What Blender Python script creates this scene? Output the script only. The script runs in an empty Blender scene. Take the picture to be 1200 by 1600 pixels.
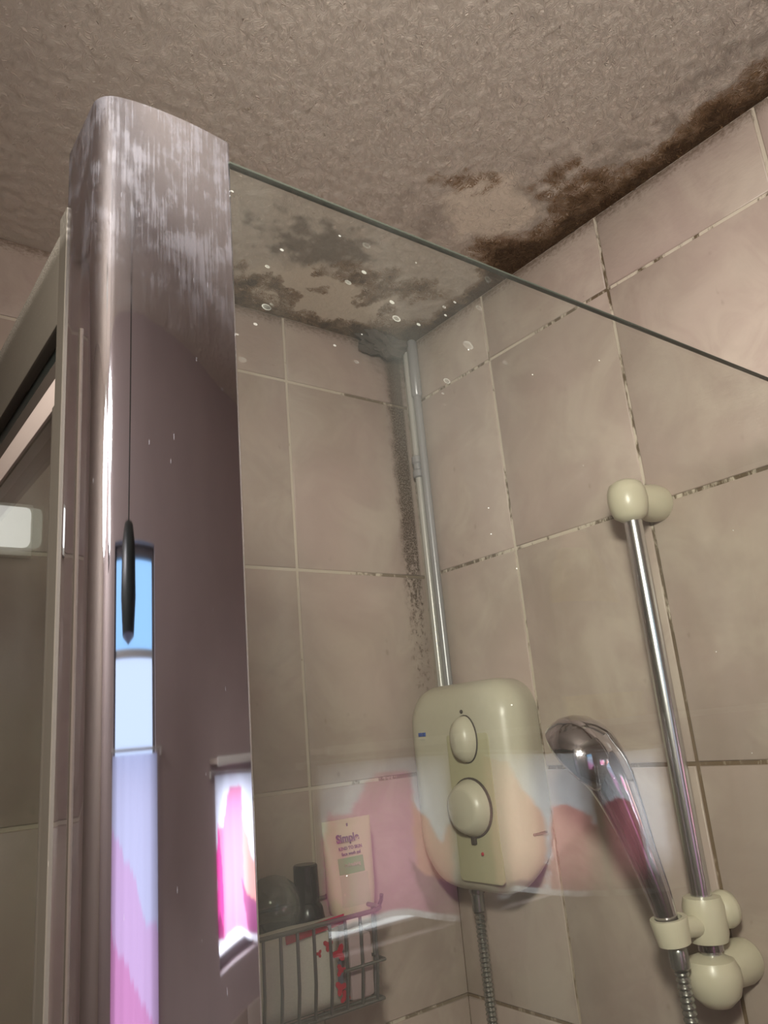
import bpy, bmesh, math, random
from mathutils import Vector, Matrix, noise

S = bpy.context.scene
COL = S.collection
random.seed(7)

# ------------------------------------------------------------------ camera
cam_d = bpy.data.cameras.new('camera')
cam = bpy.data.objects.new('camera', cam_d)
COL.objects.link(cam)
cam_d.sensor_fit = 'AUTO'
cam_d.sensor_width = 36.0
cam_d.lens = 27.11
cam_d.clip_start = 0.01
ROT = Matrix(((0.79767832, -0.09737229, -0.5951705),
              (-0.5967789, -0.26976603, -0.75569917),
              (-0.08697263, 0.95799004, -0.27329625)))
cam.matrix_world = Matrix.Translation((-0.80368, -0.92892, 1.71188)) @ ROT.to_4x4()
S.camera = cam

# ------------------------------------------------------------------ world, exposure
W = bpy.data.worlds.new('world')
S.world = W
W.use_nodes = True
W.node_tree.nodes['Background'].inputs['Color'].default_value = (0.55, 0.7, 1.0, 1)
W.node_tree.nodes['Background'].inputs['Strength'].default_value = 1.0
S.view_settings.view_transform = 'Standard'
S.view_settings.look = 'None'
S.view_settings.exposure = 0.16
S.view_settings.gamma = 1.0
S.view_settings.use_curve_mapping = False
LAMP_STRENGTH = 13.5          # opal globe behind the camera
SPOT_POWER = 44.0             # added spotlight head that brightens the shower wall
UPLIGHT_POWER = 21.0          # its second head, added to brighten the ceiling
PANE_STRENGTH = 5.4           # daylight in the frosted panes
SKY_STRENGTH = 1.2            # upper pane of the left window

CEIL = 2.35
FRONT = -1.45                 # wall behind the camera, with the windows
ROOM_L, ROOM_R = -1.62, 1.32


# ------------------------------------------------------------------ node helpers
class NT:
    def __init__(s, name):
        s.m = bpy.data.materials.new(name)
        s.m.use_nodes = True
        s.t = s.m.node_tree
        s.t.nodes.clear()
        s.out = s.n('ShaderNodeOutputMaterial')

    def n(s, typ, **kw):
        nd = s.t.nodes.new(typ)
        for k, v in kw.items():
            setattr(nd, k, v)
        return nd

    def put(s, sock, v):
        if v is None:
            return
        if isinstance(v, bpy.types.NodeSocket):
            s.t.links.new(v, sock)
        else:
            if sock.type == 'RGBA' and len(v) == 3:
                v = (*v, 1)
            sock.default_value = v

    def math(s, op, a, b=None, c=None, clamp=False):
        nd = s.n('ShaderNodeMath', operation=op, use_clamp=clamp)
        s.put(nd.inputs[0], a)
        s.put(nd.inputs[1], b)
        s.put(nd.inputs[2], c)
        return nd.outputs[0]

    def mix(s, f, a, b):
        nd = s.n('ShaderNodeMix', data_type='RGBA')
        s.put(nd.inputs[0], f)
        s.put(nd.inputs[6], a)
        s.put(nd.inputs[7], b)
        return nd.outputs[2]

    def step(s, v, lo, hi, a=0.0, b=1.0):
        nd = s.n('ShaderNodeMapRange', interpolation_type='SMOOTHSTEP')
        s.put(nd.inputs[0], v)
        for i, x in enumerate((lo, hi, a, b)):
            nd.inputs[i + 1].default_value = x
        return nd.outputs[0]

    def noise(s, scale, detail=3, rough=0.5, vec=None, dist=0.0):
        nd = s.n('ShaderNodeTexNoise')
        nd.inputs['Scale'].default_value = scale
        nd.inputs['Detail'].default_value = detail
        nd.inputs['Roughness'].default_value = rough
        nd.inputs['Distortion'].default_value = dist
        if vec is not None:
            s.put(nd.inputs['Vector'], vec)
        return nd.outputs['Fac']

    def vor(s, scale, vec=None, feature='F1'):
        nd = s.n('ShaderNodeTexVoronoi', feature=feature)
        nd.inputs['Scale'].default_value = scale
        if vec is not None:
            s.put(nd.inputs['Vector'], vec)
        return nd

    def pos(s):
        if not hasattr(s, '_pos'):
            s._pos = s.n('ShaderNodeNewGeometry').outputs['Position']
        return s._pos

    def xyz(s):
        if not hasattr(s, '_xyz'):
            nd = s.n('ShaderNodeSeparateXYZ')
            s.put(nd.inputs[0], s.pos())
            s._xyz = nd.outputs
        return s._xyz

    def scaled(s, v):
        nd = s.n('ShaderNodeVectorMath', operation='MULTIPLY')
        s.put(nd.inputs[0], s.pos())
        nd.inputs[1].default_value = v
        return nd.outputs[0]

    def attr(s, name, out='Fac'):
        nd = s.n('ShaderNodeAttribute')
        nd.attribute_name = name
        return nd.outputs[out]

    def bump(s, h, strength, dist=0.002):
        nd = s.n('ShaderNodeBump')
        nd.inputs['Strength'].default_value = strength
        nd.inputs['Distance'].default_value = dist
        s.put(nd.inputs['Height'], h)
        return nd.outputs[0]

    def pbr(s, color, rough=0.5, metal=0.0, normal=None, spec=None, trans=None):
        nd = s.n('ShaderNodeBsdfPrincipled')
        s.put(nd.inputs['Base Color'], color)
        s.put(nd.inputs['Roughness'], rough)
        s.put(nd.inputs['Metallic'], metal)
        if normal is not None:
            s.put(nd.inputs['Normal'], normal)
        if spec is not None:
            s.put(nd.inputs['Specular IOR Level'], spec)
        if trans is not None:
            s.put(nd.inputs['Transmission Weight'], trans)
        return nd.outputs[0]

    def mixs(s, f, a, b):
        nd = s.n('ShaderNodeMixShader')
        s.put(nd.inputs[0], f)
        s.put(nd.inputs[1], a)
        s.put(nd.inputs[2], b)
        return nd.outputs[0]

    def done(s, sh):
        s.t.links.new(sh, s.out.inputs['Surface'])
        return s.m


def simple(name, color, rough=0.5, metal=0.0, spec=None, var=0.06, scale=30):
    k = NT(name)
    f = k.noise(scale, 3)
    c = k.mix(f, tuple(x * (1 - var) for x in color), tuple(min(1, x * (1 + var)) for x in color))
    return k.done(k.pbr(c, rough, metal, spec=spec))


# ------------------------------------------------------------------ materials
def mat_tile(name, mouldy_corner):
    k = NT(name)
    oi = k.n('ShaderNodeObjectInfo')
    off = k.n('ShaderNodeVectorMath', operation='ADD')
    k.put(off.inputs[0], k.pos())
    cmb = k.n('ShaderNodeCombineXYZ')
    k.put(cmb.inputs[0], k.math('MULTIPLY', oi.outputs['Random'], 7.0))
    k.put(cmb.inputs[1], k.math('MULTIPLY', oi.outputs['Random'], 3.0))
    k.put(off.inputs[1], cmb.outputs[0])
    v = off.outputs[0]
    a = k.noise(11, 5, 0.6, v, 0.7)
    b = k.noise(5, 2, 0.5, v)
    c = k.mix(k.step(a, 0.35, 0.68), (0.395, 0.318, 0.272), (0.475, 0.400, 0.338))
    c = k.mix(k.step(b, 0.4, 0.7, 0, 0.55), c, (0.455, 0.345, 0.312))
    # small dark pits and flecks
    vo = k.vor(55, k.scaled((1, 1, 0.55)))
    fl = k.math('MULTIPLY', k.step(vo.outputs['Distance'], 0.22, 0.10), k.step(k.noise(9, 2), 0.60, 0.72))
    c = k.mix(k.math('MULTIPLY', fl, 0.35), c, (0.2, 0.16, 0.12))
    x, y, z = k.xyz()
    n1 = k.noise(34, 5, 0.7)
    n2 = k.noise(13, 3, 0.6)
    # brown fringe below the ceiling
    edge = k.math('ADD', z, k.math('MULTIPLY', n1, 0.050))
    f1 = k.step(edge, CEIL + 0.006, CEIL + 0.030)
    c = k.mix(k.math('MULTIPLY', f1, 0.75), c, (0.10, 0.060, 0.030))
    if mouldy_corner:
        # mould creeping down beside the corner and grey bloom around the top of it
        band = k.math('MULTIPLY', k.step(k.math('ADD', x, k.math('MULTIPLY', n2, 0.03)), -0.034, -0.016),
                      k.step(x, -0.006, -0.012))
        fade = k.step(z, 1.80, 2.15, 0.0, 1.0)
        dens = k.step(k.math('ADD', n1, k.math('MULTIPLY', fade, 0.30)), 0.50, 0.66)
        m = k.math('MULTIPLY', k.math('MULTIPLY', band, dens), k.step(z, 1.55, 1.9))
        m = k.math('MULTIPLY', m, k.step(k.noise(110, 3, 0.7), 0.40, 0.56, 0.45, 1.0))
        c = k.mix(k.math('MULTIPLY', m, 0.95), c, (0.050, 0.025, 0.008))
        d = k.math('ADD', k.math('MULTIPLY', x, -1.0), k.math('MULTIPLY', k.math('SUBTRACT', CEIL, z), 0.9))
        bl = k.step(k.math('ADD', d, k.math('MULTIPLY', n2, 0.12)), 0.19, 0.07)
        c = k.mix(k.math('MULTIPLY', bl, 0.80), c, (0.085, 0.050, 0.026))
    bmp = k.bump(k.noise(16, 2), 0.12, 0.004)
    return k.done(k.pbr(c, 0.36, 0, bmp, 0.42))


def mat_grout(name, side):
    k = NT(name)
    x, y, z = k.xyz()
    n1 = k.noise(58, 4, 0.7)
    n2 = k.noise(4.5, 2, 0.5)
    c0 = k.mix(k.noise(20, 3), (0.50, 0.43, 0.34), (0.60, 0.54, 0.45))
    if side == 'right':
        t = k.math('ADD', n1, k.math('MULTIPLY', k.math('SUBTRACT', n2, 0.5), 0.85))
        t = k.math('ADD', t, k.step(z, 2.32, 1.5, -0.01, 0.12))
        f = k.step(t, 0.46, 0.60)
        c = k.mix(k.math('MULTIPLY', f, 0.93), c0, (0.085, 0.052, 0.022))
        c = k.mix(k.step(z, 1.9, 1.5, 0, 0.45), c, (0.20, 0.125, 0.06))
    elif side == 'back':
        t = k.math('ADD', n1, k.step(x, -0.22, -0.05, -0.12, 0.16))
        f = k.step(t, 0.50, 0.62)
        c = k.mix(k.math('MULTIPLY', f, 0.85), c0, (0.13, 0.09, 0.05))
    else:
        c = k.mix(0.5, c0, (0.75, 0.72, 0.68))
    return k.done(k.pbr(c, 0.8))


def mat_ceiling():
    k = NT('stained_ceiling_paint')
    base = k.mix(k.noise(7, 3), (0.60, 0.52, 0.44), (0.68, 0.60, 0.515))
    base = k.mix(k.math('MULTIPLY', k.step(k.noise(3.5, 2), 0.5, 0.7), 0.5), base, (0.60, 0.53, 0.46))
    white = k.attr('white')
    c = k.mix(white, base, (0.74, 0.65, 0.54))
    # speckles towards the right-hand wall
    vo = k.vor(95)
    sp = k.math('MULTIPLY', k.step(vo.outputs['Distance'], 0.40, 0.16), k.step(k.noise(30, 3), 0.44, 0.56))
    sp = k.math('MULTIPLY', sp, k.attr('speck'))
    c = k.mix(k.math('MULTIPLY', sp, 0.8), c, (0.12, 0.085, 0.07))
    grey = k.attr('grey')
    c = k.mix(k.math('MULTIPLY', grey, 0.72), c, (0.115, 0.088, 0.066))
    brown = k.math('ADD', k.attr('brown'), k.math('MULTIPLY', k.math('MULTIPLY', k.math('SUBTRACT', k.noise(120, 3, 0.65), 0.48), 4.2), k.step(k.attr('brown'), 0.03, 0.25)))
    c = k.mix(k.step(brown, 0.0, 0.42, 0, 0.85), c, (0.23, 0.120, 0.038))
    c = k.mix(k.step(brown, 0.40, 1.35, 0, 0.95), c, (0.040, 0.018, 0.005))
    h = k.math('ADD', k.math('MULTIPLY', k.step(k.noise(150, 2, 0.5), 0.46, 0.68), 1.0), k.math('MULTIPLY', k.noise(60, 3, 0.5), 0.6))
    fl = k.step(k.noise(60, 1, 0.5, k.scaled((1.0, 0.42, 1.0))), 0.62, 0.75)
    h = k.math('ADD', h, k.math('MULTIPLY', fl, 0.8))
    h = k.math('MULTIPLY', h, k.math('SUBTRACT', 1.0, k.math('MULTIPLY', white, 0.8)))
    return k.done(k.pbr(c, 0.62, 0, k.bump(h, 0.55, 0.0032), 0.35))


def spots(k, scale, radius, keep, vec=None):
    vo = k.vor(scale, vec)
    sep = k.n('ShaderNodeSeparateColor')
    k.put(sep.inputs[0], vo.outputs['Color'])
    r = k.math('MULTIPLY', sep.outputs[1], radius)
    inside = k.math('LESS_THAN', vo.outputs['Distance'], r)
    return k.math('MULTIPLY', inside, k.math('LESS_THAN', sep.outputs[0], keep)), vo.outputs['Distance'], r


def mat_glass(name, tint, marks):
    k = NT(name)
    lw = k.n('ShaderNodeLayerWeight')
    lw.inputs['Blend'].default_value = 0.5
    p5 = k.math('POWER', lw.outputs['Facing'], 5.0)
    fr = k.math('ADD', k.math('MULTIPLY', p5, 0.95), 0.05)
    tr = k.n('ShaderNodeBsdfTransparent')
    k.put(tr.inputs[0], tint)
    gl = k.n('ShaderNodeBsdfGlossy')
    gl.inputs['Roughness'].default_value = 0.0
    sh = k.mixs(fr, tr.outputs[0], gl.outputs[0])
    df = k.n('ShaderNodeBsdfDiffuse')
    k.put(df.inputs[0], (0.72, 0.74, 0.68))
    # thin lime film
    film = k.step(k.noise(6, 4, 0.6), 0.42, 0.75, 0.005, 0.028)
    if marks:
        x, y, z = k.xyz()
        sv = k.scaled((0.62, 0.62, 1.0))
        s1, d1, r1 = spots(k, 105, 0.36, 0.30, sv)
        ring = k.math('MULTIPLY', s1, k.step(k.math('DIVIDE', d1, k.math('ADD', r1, 0.001)), 0.55, 0.95, 0.25, 0.8))
        zone = k.math('MULTIPLY', k.step(z, 1.86, 1.91), k.step(x, -0.47, -0.55))
        ring = k.math('MULTIPLY', ring, k.math('MULTIPLY', zone, k.step(k.noise(14, 2), 0.46, 0.6)))
        s2, _, _ = spots(k, 90, 0.055, 0.22, sv)
        s3, _, _ = spots(k, 190, 0.20, 0.14, sv)
        f = k.math('MAXIMUM', k.math('MULTIPLY', ring, 0.38), k.math('MULTIPLY', s2, 0.9))
        f = k.math('MAXIMUM', f, k.math('MULTIPLY', k.math('MULTIPLY', s3, zone), 0.25))
        f = k.math('MAXIMUM', f, film)
    else:
        f = film
    return k.done(k.mixs(f, sh, df.outputs[0]))


def mat_chrome(name, dirty):
    k = NT(name)
    x, y, z = k.xyz()
    if dirty:
        st = k.noise(1, 5, 0.65, k.scaled((70, 70, 55)))
        bl = k.noise(60, 4, 0.6)
        top = k.step(z, 1.865, 1.965)
        sm = k.math('MULTIPLY', k.step(k.math('ADD', k.math('MULTIPLY', st, 0.6), k.math('MULTIPLY', bl, 0.4)), 0.46, 0.60), top)
        s2, _, _ = spots(k, 130, 0.10, 0.12)
        rough = k.math('ADD', k.math('ADD', 0.035, k.math('MULTIPLY', top, 0.17)), k.math('MULTIPLY', sm, 0.06))
        met = k.pbr((0.74, 0.745, 0.85), rough, 1.0)
        scum = k.pbr((0.36, 0.36, 0.42), 0.5)
        f = k.math('MAXIMUM', k.math('MULTIPLY', sm, 0.20), k.math('MULTIPLY', s2, 0.75))
        return k.done(k.mixs(f, met, scum))
    return k.done(k.pbr((0.50, 0.48, 0.52), k.step(k.noise(40, 3), 0.3, 0.8, 0.05, 0.16), 1.0))


def mat_satin(name, col=(0.44, 0.40, 0.35)):
    k = NT(name)
    x, y, z = k.xyz()
    s2, _, _ = spots(k, 150, 0.12, 0.14)
    dust = k.math('MULTIPLY', k.step(k.noise(420, 2), 0.50, 0.62), k.step(k.math('ADD', z, k.math('MULTIPLY', k.noise(70, 2), 0.01)), 1.942, 1.950))
    met = k.pbr(k.mix(k.noise(20, 3), col, tuple(c * 1.12 for c in col)), 0.55, 0.0, spec=0.12)
    d = k.pbr((0.52, 0.48, 0.42), 0.9)
    return k.done(k.mixs(k.math('MAXIMUM', k.math('MULTIPLY', s2, 0.6), k.math('MULTIPLY', dust, 0.8)), met, d))


def mat_emit(name, color, strength):
    k = NT(name)
    e = k.n('ShaderNodeEmission')
    k.put(e.inputs[0], color)
    e.inputs[1].default_value = strength
    return k.done(e.outputs[0])


def mat_curtain():
    k = NT('printed_curtain_cloth')
    c = k.attr('Col', 'Color')
    tl = k.n('ShaderNodeBsdfTranslucent')
    k.put(tl.inputs[0], c)
    df = k.n('ShaderNodeBsdfDiffuse')
    k.put(df.inputs[0], c)
    return k.done(k.mixs(0.78, df.outputs[0], tl.outputs[0]))


M = {}
M['tile_right'] = mat_tile('marbled_tile_right', False)
M['tile_back'] = mat_tile('marbled_tile_back', True)
M['grout_right'] = mat_grout('mouldy_grout_right', 'right')
M['grout_back'] = mat_grout('mouldy_grout_back', 'back')
M['grout_front'] = mat_grout('pale_grout', 'front')
M['ceiling'] = mat_ceiling()
M['plaster'] = simple('painted_plaster', (0.44, 0.375, 0.315), 0.7)
M['plaster_dim'] = simple('pink_painted_plaster', (0.50, 0.42, 0.40), 0.7)
M['floor'] = simple('vinyl_floor', (0.30, 0.25, 0.20), 0.5)
M['white'] = simple('white_enamel', (0.68, 0.66, 0.60), 0.3)
M['ivory'] = simple('aged_ivory_plastic', (0.49, 0.46, 0.355), 0.34, var=0.05)
M['ivory_panel'] = simple('olive_ivory_plastic', (0.42, 0.395, 0.25), 0.36, var=0.04)
M['ivory_rail'] = simple('ivory_bracket_plastic', (0.56, 0.52, 0.39), 0.32, var=0.08, scale=70)
M['dark'] = simple('black_rubber', (0.012, 0.016, 0.014), 0.4)
M['brown_dark'] = simple('dark_brown_seal', (0.06, 0.048, 0.04), 0.9, spec=0.05)
M['blue'] = simple('blue_print', (0.02, 0.07, 0.30), 0.5)
M['grey_pipe'] = simple('grey_painted_pipe', (0.30, 0.30, 0.31), 0.3, 0.25)
M['pale_pipe'] = simple('pale_painted_pipe', (0.44, 0.43, 0.40), 0.3, 0.2)
M['filler'] = simple('grey_filler', (0.075, 0.062, 0.054), 0.9, var=0.9, scale=70)
M['chrome_post'] = mat_chrome('limescaled_chrome', True)
M['chrome'] = mat_chrome('worn_chrome', False)
M['chrome_dull'] = NT('dulled_chrome')
M['chrome_dull'] = M['chrome_dull'].done(M['chrome_dull'].pbr((0.66, 0.67, 0.68), 0.22, 1.0))
M['satin'] = mat_satin('satin_aluminium', (0.085, 0.074, 0.06))
M['satin_light'] = mat_satin('pale_satin_aluminium', (0.38, 0.315, 0.285))
M['glass'] = mat_glass('spotted_glass', (0.955, 0.965, 0.945), True)
M['door_glass'] = mat_glass('green_tinted_glass', (0.77, 0.81, 0.75), False)
M['glass_edge'] = simple('green_glass_edge', (0.045, 0.05, 0.04), 0.3)
M['wire'] = simple('dull_steel_wire', (0.20, 0.20, 0.19), 0.35, 0.8)
M['hose'] = simple('dark_metal_hose', (0.30, 0.30, 0.28), 0.25, 0.9)
M['frame'] = simple('window_frame_paint', (0.20, 0.17, 0.16), 0.5)
M['pane'] = mat_emit('frosted_daylight_pane', (0.92, 0.96, 1.0), PANE_STRENGTH)
M['pane_blue'] = mat_emit('sky_blue_pane', (0.36, 0.66, 1.0), SKY_STRENGTH)
M['pane_mid'] = mat_emit('milky_daylight_pane', (0.66, 0.80, 1.0), 1.25)
M['pane_low'] = mat_emit('dim_daylight_pane', (0.92, 0.92, 1.0), 1.5)
M['lamp'] = mat_emit('lit_opal_diffuser', (1.0, 0.95, 0.87), LAMP_STRENGTH)
M['added_bulb'] = mat_emit('added_bulb_glow', (1.0, 0.95, 0.87), 12.0)  # glowing face of the added spot heads
M['strip'] = mat_emit('added_glow_diffuser', (1.0, 0.97, 0.90), 1.3)  # glow of the added box left of the enclosure
M['curtain'] = mat_curtain()
M['tube'] = simple('cream_tube_plastic', (0.50, 0.49, 0.31), 0.4, var=0.03)
M['label_green'] = simple('green_print', (0.16, 0.36, 0.14), 0.5)
M['label_pale'] = simple('pale_green_print', (0.40, 0.43, 0.27), 0.5)
M['ink'] = simple('grey_ink', (0.10, 0.10, 0.13), 0.5)
M['black'] = simple('black_gloss_plastic', (0.010, 0.010, 0.010), 0.2, var=0.4, scale=300)
M['red'] = simple('red_print', (0.42, 0.02, 0.04), 0.45)
M['pouch'] = simple('white_pouch_film', (0.58, 0.56, 0.49), 0.35, var=0.12, scale=60)
M['mauve'] = simple('mauve_plastic', (0.36, 0.27, 0.27), 0.4)
M['yellow'] = simple('pale_yellow_plastic', (0.72, 0.60, 0.16), 0.45)
M['greycream'] = simple('grey_label_paper', (0.45, 0.43, 0.34), 0.5)
M['pink'] = simple('pink_plastic', (0.70, 0.22, 0.20), 0.45)


def mat_smoke():
    k = NT('clear_grey_plastic')
    tr = k.n('ShaderNodeBsdfTransparent')
    k.put(tr.inputs[0], (0.80, 0.82, 0.80))
    p = k.pbr(k.mix(k.step(k.noise(120, 4), 0.45, 0.6), (0.42, 0.42, 0.39), (0.08, 0.08, 0.08)), 0.10, 0.5)
    lw = k.n('ShaderNodeLayerWeight')
    lw.inputs['Blend'].default_value = 0.5
    return k.done(k.mixs(k.math('ADD', 0.25, k.math('MULTIPLY', lw.outputs['Facing'], 0.6), clamp=True), tr.outputs[0], p))


M['smoke'] = mat_smoke()


# ------------------------------------------------------------------ object helpers
def link(name, me, mat, parent=None, angle=40):
    o = bpy.data.objects.new(name, me)
    if mat is not None and not me.materials:
        for mm in (mat if isinstance(mat, (list, tuple)) else [mat]):
            me.materials.append(mm)
    if angle:
        for p in me.polygons:
            p.use_smooth = True
        me.set_sharp_from_angle(angle=math.radians(angle))
    COL.objects.link(o)
    if parent is not None:
        o.parent = parent
    return o


def mesh(name, verts, faces, mat, parent=None, angle=40):
    me = bpy.data.meshes.new(name)
    me.from_pydata([tuple(v) for v in verts], [], faces)
    me.validate()
    bm = bmesh.new()
    bm.from_mesh(me)
    bmesh.ops.recalc_face_normals(bm, faces=bm.faces)
    bm.to_mesh(me)
    bm.free()
    return link(name, me, mat, parent, angle)


def thing(name, label, cat, loc=(0, 0, 0), group=None):
    o = bpy.data.objects.new(name, None)
    o.empty_display_size = 0.02
    COL.objects.link(o)
    o.location = loc
    tag(o, label, cat, group)
    return o


def tag(o, label, cat, group=None):
    o['label'] = label
    o['category'] = cat
    if group:
        o['group'] = group
    return o


def struct(o):
    o['kind'] = 'structure'
    return o


def local(o, pts):
    l = Vector(o.location) if o is not None else Vector()
    return [Vector(p) - l for p in pts]


def wloc(p):
    v = Vector()
    while p is not None:
        v += Vector(p.location)
        p = p.parent
    return v


def box(name, lo, hi, mat, parent=None, bevel=0.0, seg=2):
    """axis-aligned box given in world coordinates"""
    off = wloc(parent)
    lo, hi = Vector(lo) - off, Vector(hi) - off
    bm = bmesh.new()
    bmesh.ops.create_cube(bm, size=1.0)
    c, d = (lo + hi) / 2, hi - lo
    for v in bm.verts:
        v.co = Vector((c[i] + v.co[i] * d[i] for i in range(3)))
    if bevel:
        bmesh.ops.bevel(bm, geom=bm.edges[:], offset=bevel, segments=seg, affect='EDGES', profile=0.5)
    me = bpy.data.meshes.new(name)
    bm.to_mesh(me)
    bm.free()
    return link(name, me, mat, parent)


def tube(name, pts, r, mat, parent=None, seg=12, radii=None, squash=None):
    off = wloc(parent)
    P = [Vector(p) - off for p in pts]
    n = len(P)
    verts, faces = [], []
    up = None
    for i in range(n):
        t = (P[min(i + 1, n - 1)] - P[max(i - 1, 0)]).normalized()
        if up is None:
            up = Vector((0, 0, 1)) if abs(t.z) < 0.8 else Vector((0, 1, 0))
        up = (up - t * up.dot(t)).normalized()
        b = t.cross(up)
        rr = radii[i] if radii else r
        for j in range(seg):
            a = 2 * math.pi * j / seg
            verts.append(P[i] + (up * math.cos(a) + b * math.sin(a)) * rr)
    for i in range(n - 1):
        for j in range(seg):
            k = (j + 1) % seg
            faces.append((i * seg + j, i * seg + k, (i + 1) * seg + k, (i + 1) * seg + j))
    faces.append(tuple(range(seg)))
    faces.append(tuple((n - 1) * seg + j for j in range(seg)))
    return mesh(name, verts, faces, mat, parent)


def lathe(name, prof, origin, axis, mat, parent=None, seg=24, sx=1.0, sy=1.0, lean=(0, 0), ring=False):
    """prof: (radius, height) pairs turned about axis from origin (world coordinates)"""
    off = wloc(parent)
    q = Vector((0, 0, 1)).rotation_difference(Vector(axis).normalized())
    o = Vector(origin) - off
    verts, faces = [], []
    for r, h in prof:
        for j in range(seg):
            a = 2 * math.pi * j / seg
            v = Vector((r * math.cos(a) * sx + lean[0] * h, r * math.sin(a) * sy + lean[1] * h, h))
            verts.append(o + q @ v)
    m = len(prof)
    for i in range(m if ring else m - 1):
        q2 = (i + 1) % m
        for j in range(seg):
            k = (j + 1) % seg
            faces.append((i * seg + j, i * seg + k, q2 * seg + k, q2 * seg + j))
    if not ring:                                  # ring: a hollow sleeve, open along its axis
        faces.append(tuple(range(seg)))
        faces.append(tuple((m - 1) * seg + j for j in range(seg)))
    return mesh(name, verts, faces, mat, parent)


def spline(pts, n):
    """Catmull-Rom through pts"""
    P = [Vector(p) for p in pts]
    P = [P[0] * 2 - P[1]] + P + [P[-1] * 2 - P[-2]]
    out = []
    for i in range(1, len(P) - 2):
        for k in range(n):
            t = k / n
            a, b, c, d = P[i - 1:i + 3]
            out.append(0.5 * ((2 * b) + (c - a) * t + (2 * a - 5 * b + 4 * c - d) * t * t + (3 * b - a - 3 * c + d) * t ** 3))
    out.append(P[-2])
    return out


# ------------------------------------------------------------------ ceiling
def fr(x, y, s, o=4, seed=0.0):
    return noise.fractal(Vector((x * s + seed, y * s - seed, seed * 1.7)), 0.9, 2.0, o)


def sm(x, a, b):
    t = max(0.0, min(1.0, (x - a) / (b - a)))
    return t * t * (3 - 2 * t)


def blob(x, y, cx, cy, rx, ry):
    return math.exp(-(((x - cx) / rx) ** 2 + ((y - cy) / ry) ** 2))


def lerp_table(t, tab):
    if t <= tab[0][0]:
        return tab[0][1]
    for (a, va), (b, vb) in zip(tab, tab[1:]):
        if t <= b:
            return va + (vb - va) * (t - a) / (b - a)
    return tab[-1][1]


# width of the brown mould strip along the right-hand wall, by y
STRIP = [(-0.72, 0.075), (-0.62, 0.062), (-0.54, 0.050), (-0.49, 0.062), (-0.45, 0.110), (-0.41, 0.085),
         (-0.36, 0.050), (-0.31, 0.085), (-0.27, 0.075), (-0.23, 0.040), (-0.12, 0.036), (0.0, 0.05)]


def stains(x, y):
    wx = x + 0.016 * fr(x, y, 30, 3, 5.1)
    wy = y + 0.016 * fr(x, y, 30, 3, 9.4)
    n = fr(x, y, 42, 5, 2.3)
    n2 = fr(x, y, 16, 4, 7.7)
    d = -wx
    w = lerp_table(wy, STRIP)
    s = d / w
    b = 1.15 * sm(1.15 - s, 0.0, 0.95) * (0.85 + 0.45 * n)
    b += 0.45 * sm(0.028 - d, 0, 0.02)
    # dark clump beside the flaked patch, wisps round it
    b += 0.9 * blob(wx, wy, -0.055, -0.300, 0.040, 0.030)
    b += 0.55 * blob(wx, wy, -0.095, -0.452, 0.035, 0.030) * (0.8 + n)
    b += 0.50 * blob(wx, wy, -0.205, -0.375, 0.028, 0.016) * (0.9 + 1.2 * n)
    b += 0.35 * blob(wx, wy, -0.170, -0.400, 0.020, 0.014) * (0.9 + 1.2 * n)
    # clean flaked patches
    wt = sm(blob(wx, wy, -0.135, -0.362, 0.075, 0.066), 0.32, 0.62)
    wl = sm(blob(wx, wy, -0.215, -0.075, 0.16, 0.075), 0.30, 0.62)
    # brown marbling over the pale corner, dark along the back wall
    if y > -0.30:
        ed = -wy
        b += 0.95 * sm(0.045 - ed + 0.02 * n2, 0, 0.04) * sm(-0.02 - x, -0.02, 0.05) * sm(x, -0.52, -0.38) * (0.9 + 0.5 * n)
        blot = fr(x, y, 22, 4, 14.0)
        b += 0.60 * wl * sm(blot, 0.02, 0.42) * (0.9 + 0.5 * n)
        b += 0.75 * blob(wx, wy, -0.185, -0.155, 0.05, 0.022) * (0.8 + n)
        b += 0.6 * blob(wx, wy, -0.105, -0.165, 0.05, 0.03) * (0.8 + n)
        b += 1.0 * blob(wx, wy, -0.04, -0.03, 0.06, 0.05)
        b += 0.7 * blob(wx, wy, -0.345, -0.05, 0.05, 0.03) * (0.8 + n)
    b = max(0.0, min(1.2, b - 0.05))
    g = sm(blob(wx, wy, -0.29, -0.185, 0.11, 0.06) + 0.55 * n, 0.40, 0.95)
    g = max(g, 0.55 * sm(blob(wx, wy, -0.20, -0.30, 0.12, 0.05) + 0.5 * n2, 0.6, 1.2))
    g = max(g, 0.5 * sm(0.10 - (d - w), 0.0, 0.10) * sm(0.3 + n, 0.0, 0.6) * sm(-y, 0.3, 0.45))
    wmask = max(wt, wl) * (1 - min(1, b))
    spk = sm(-x, 0.62, 0.1) * sm(-y, 0.25, 0.55) * 1.0 + 0.25 * sm(-y, 0.1, 0.3) * sm(-x, 0.75, 0.4)
    return b, wmask, g, min(1, spk)


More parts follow.
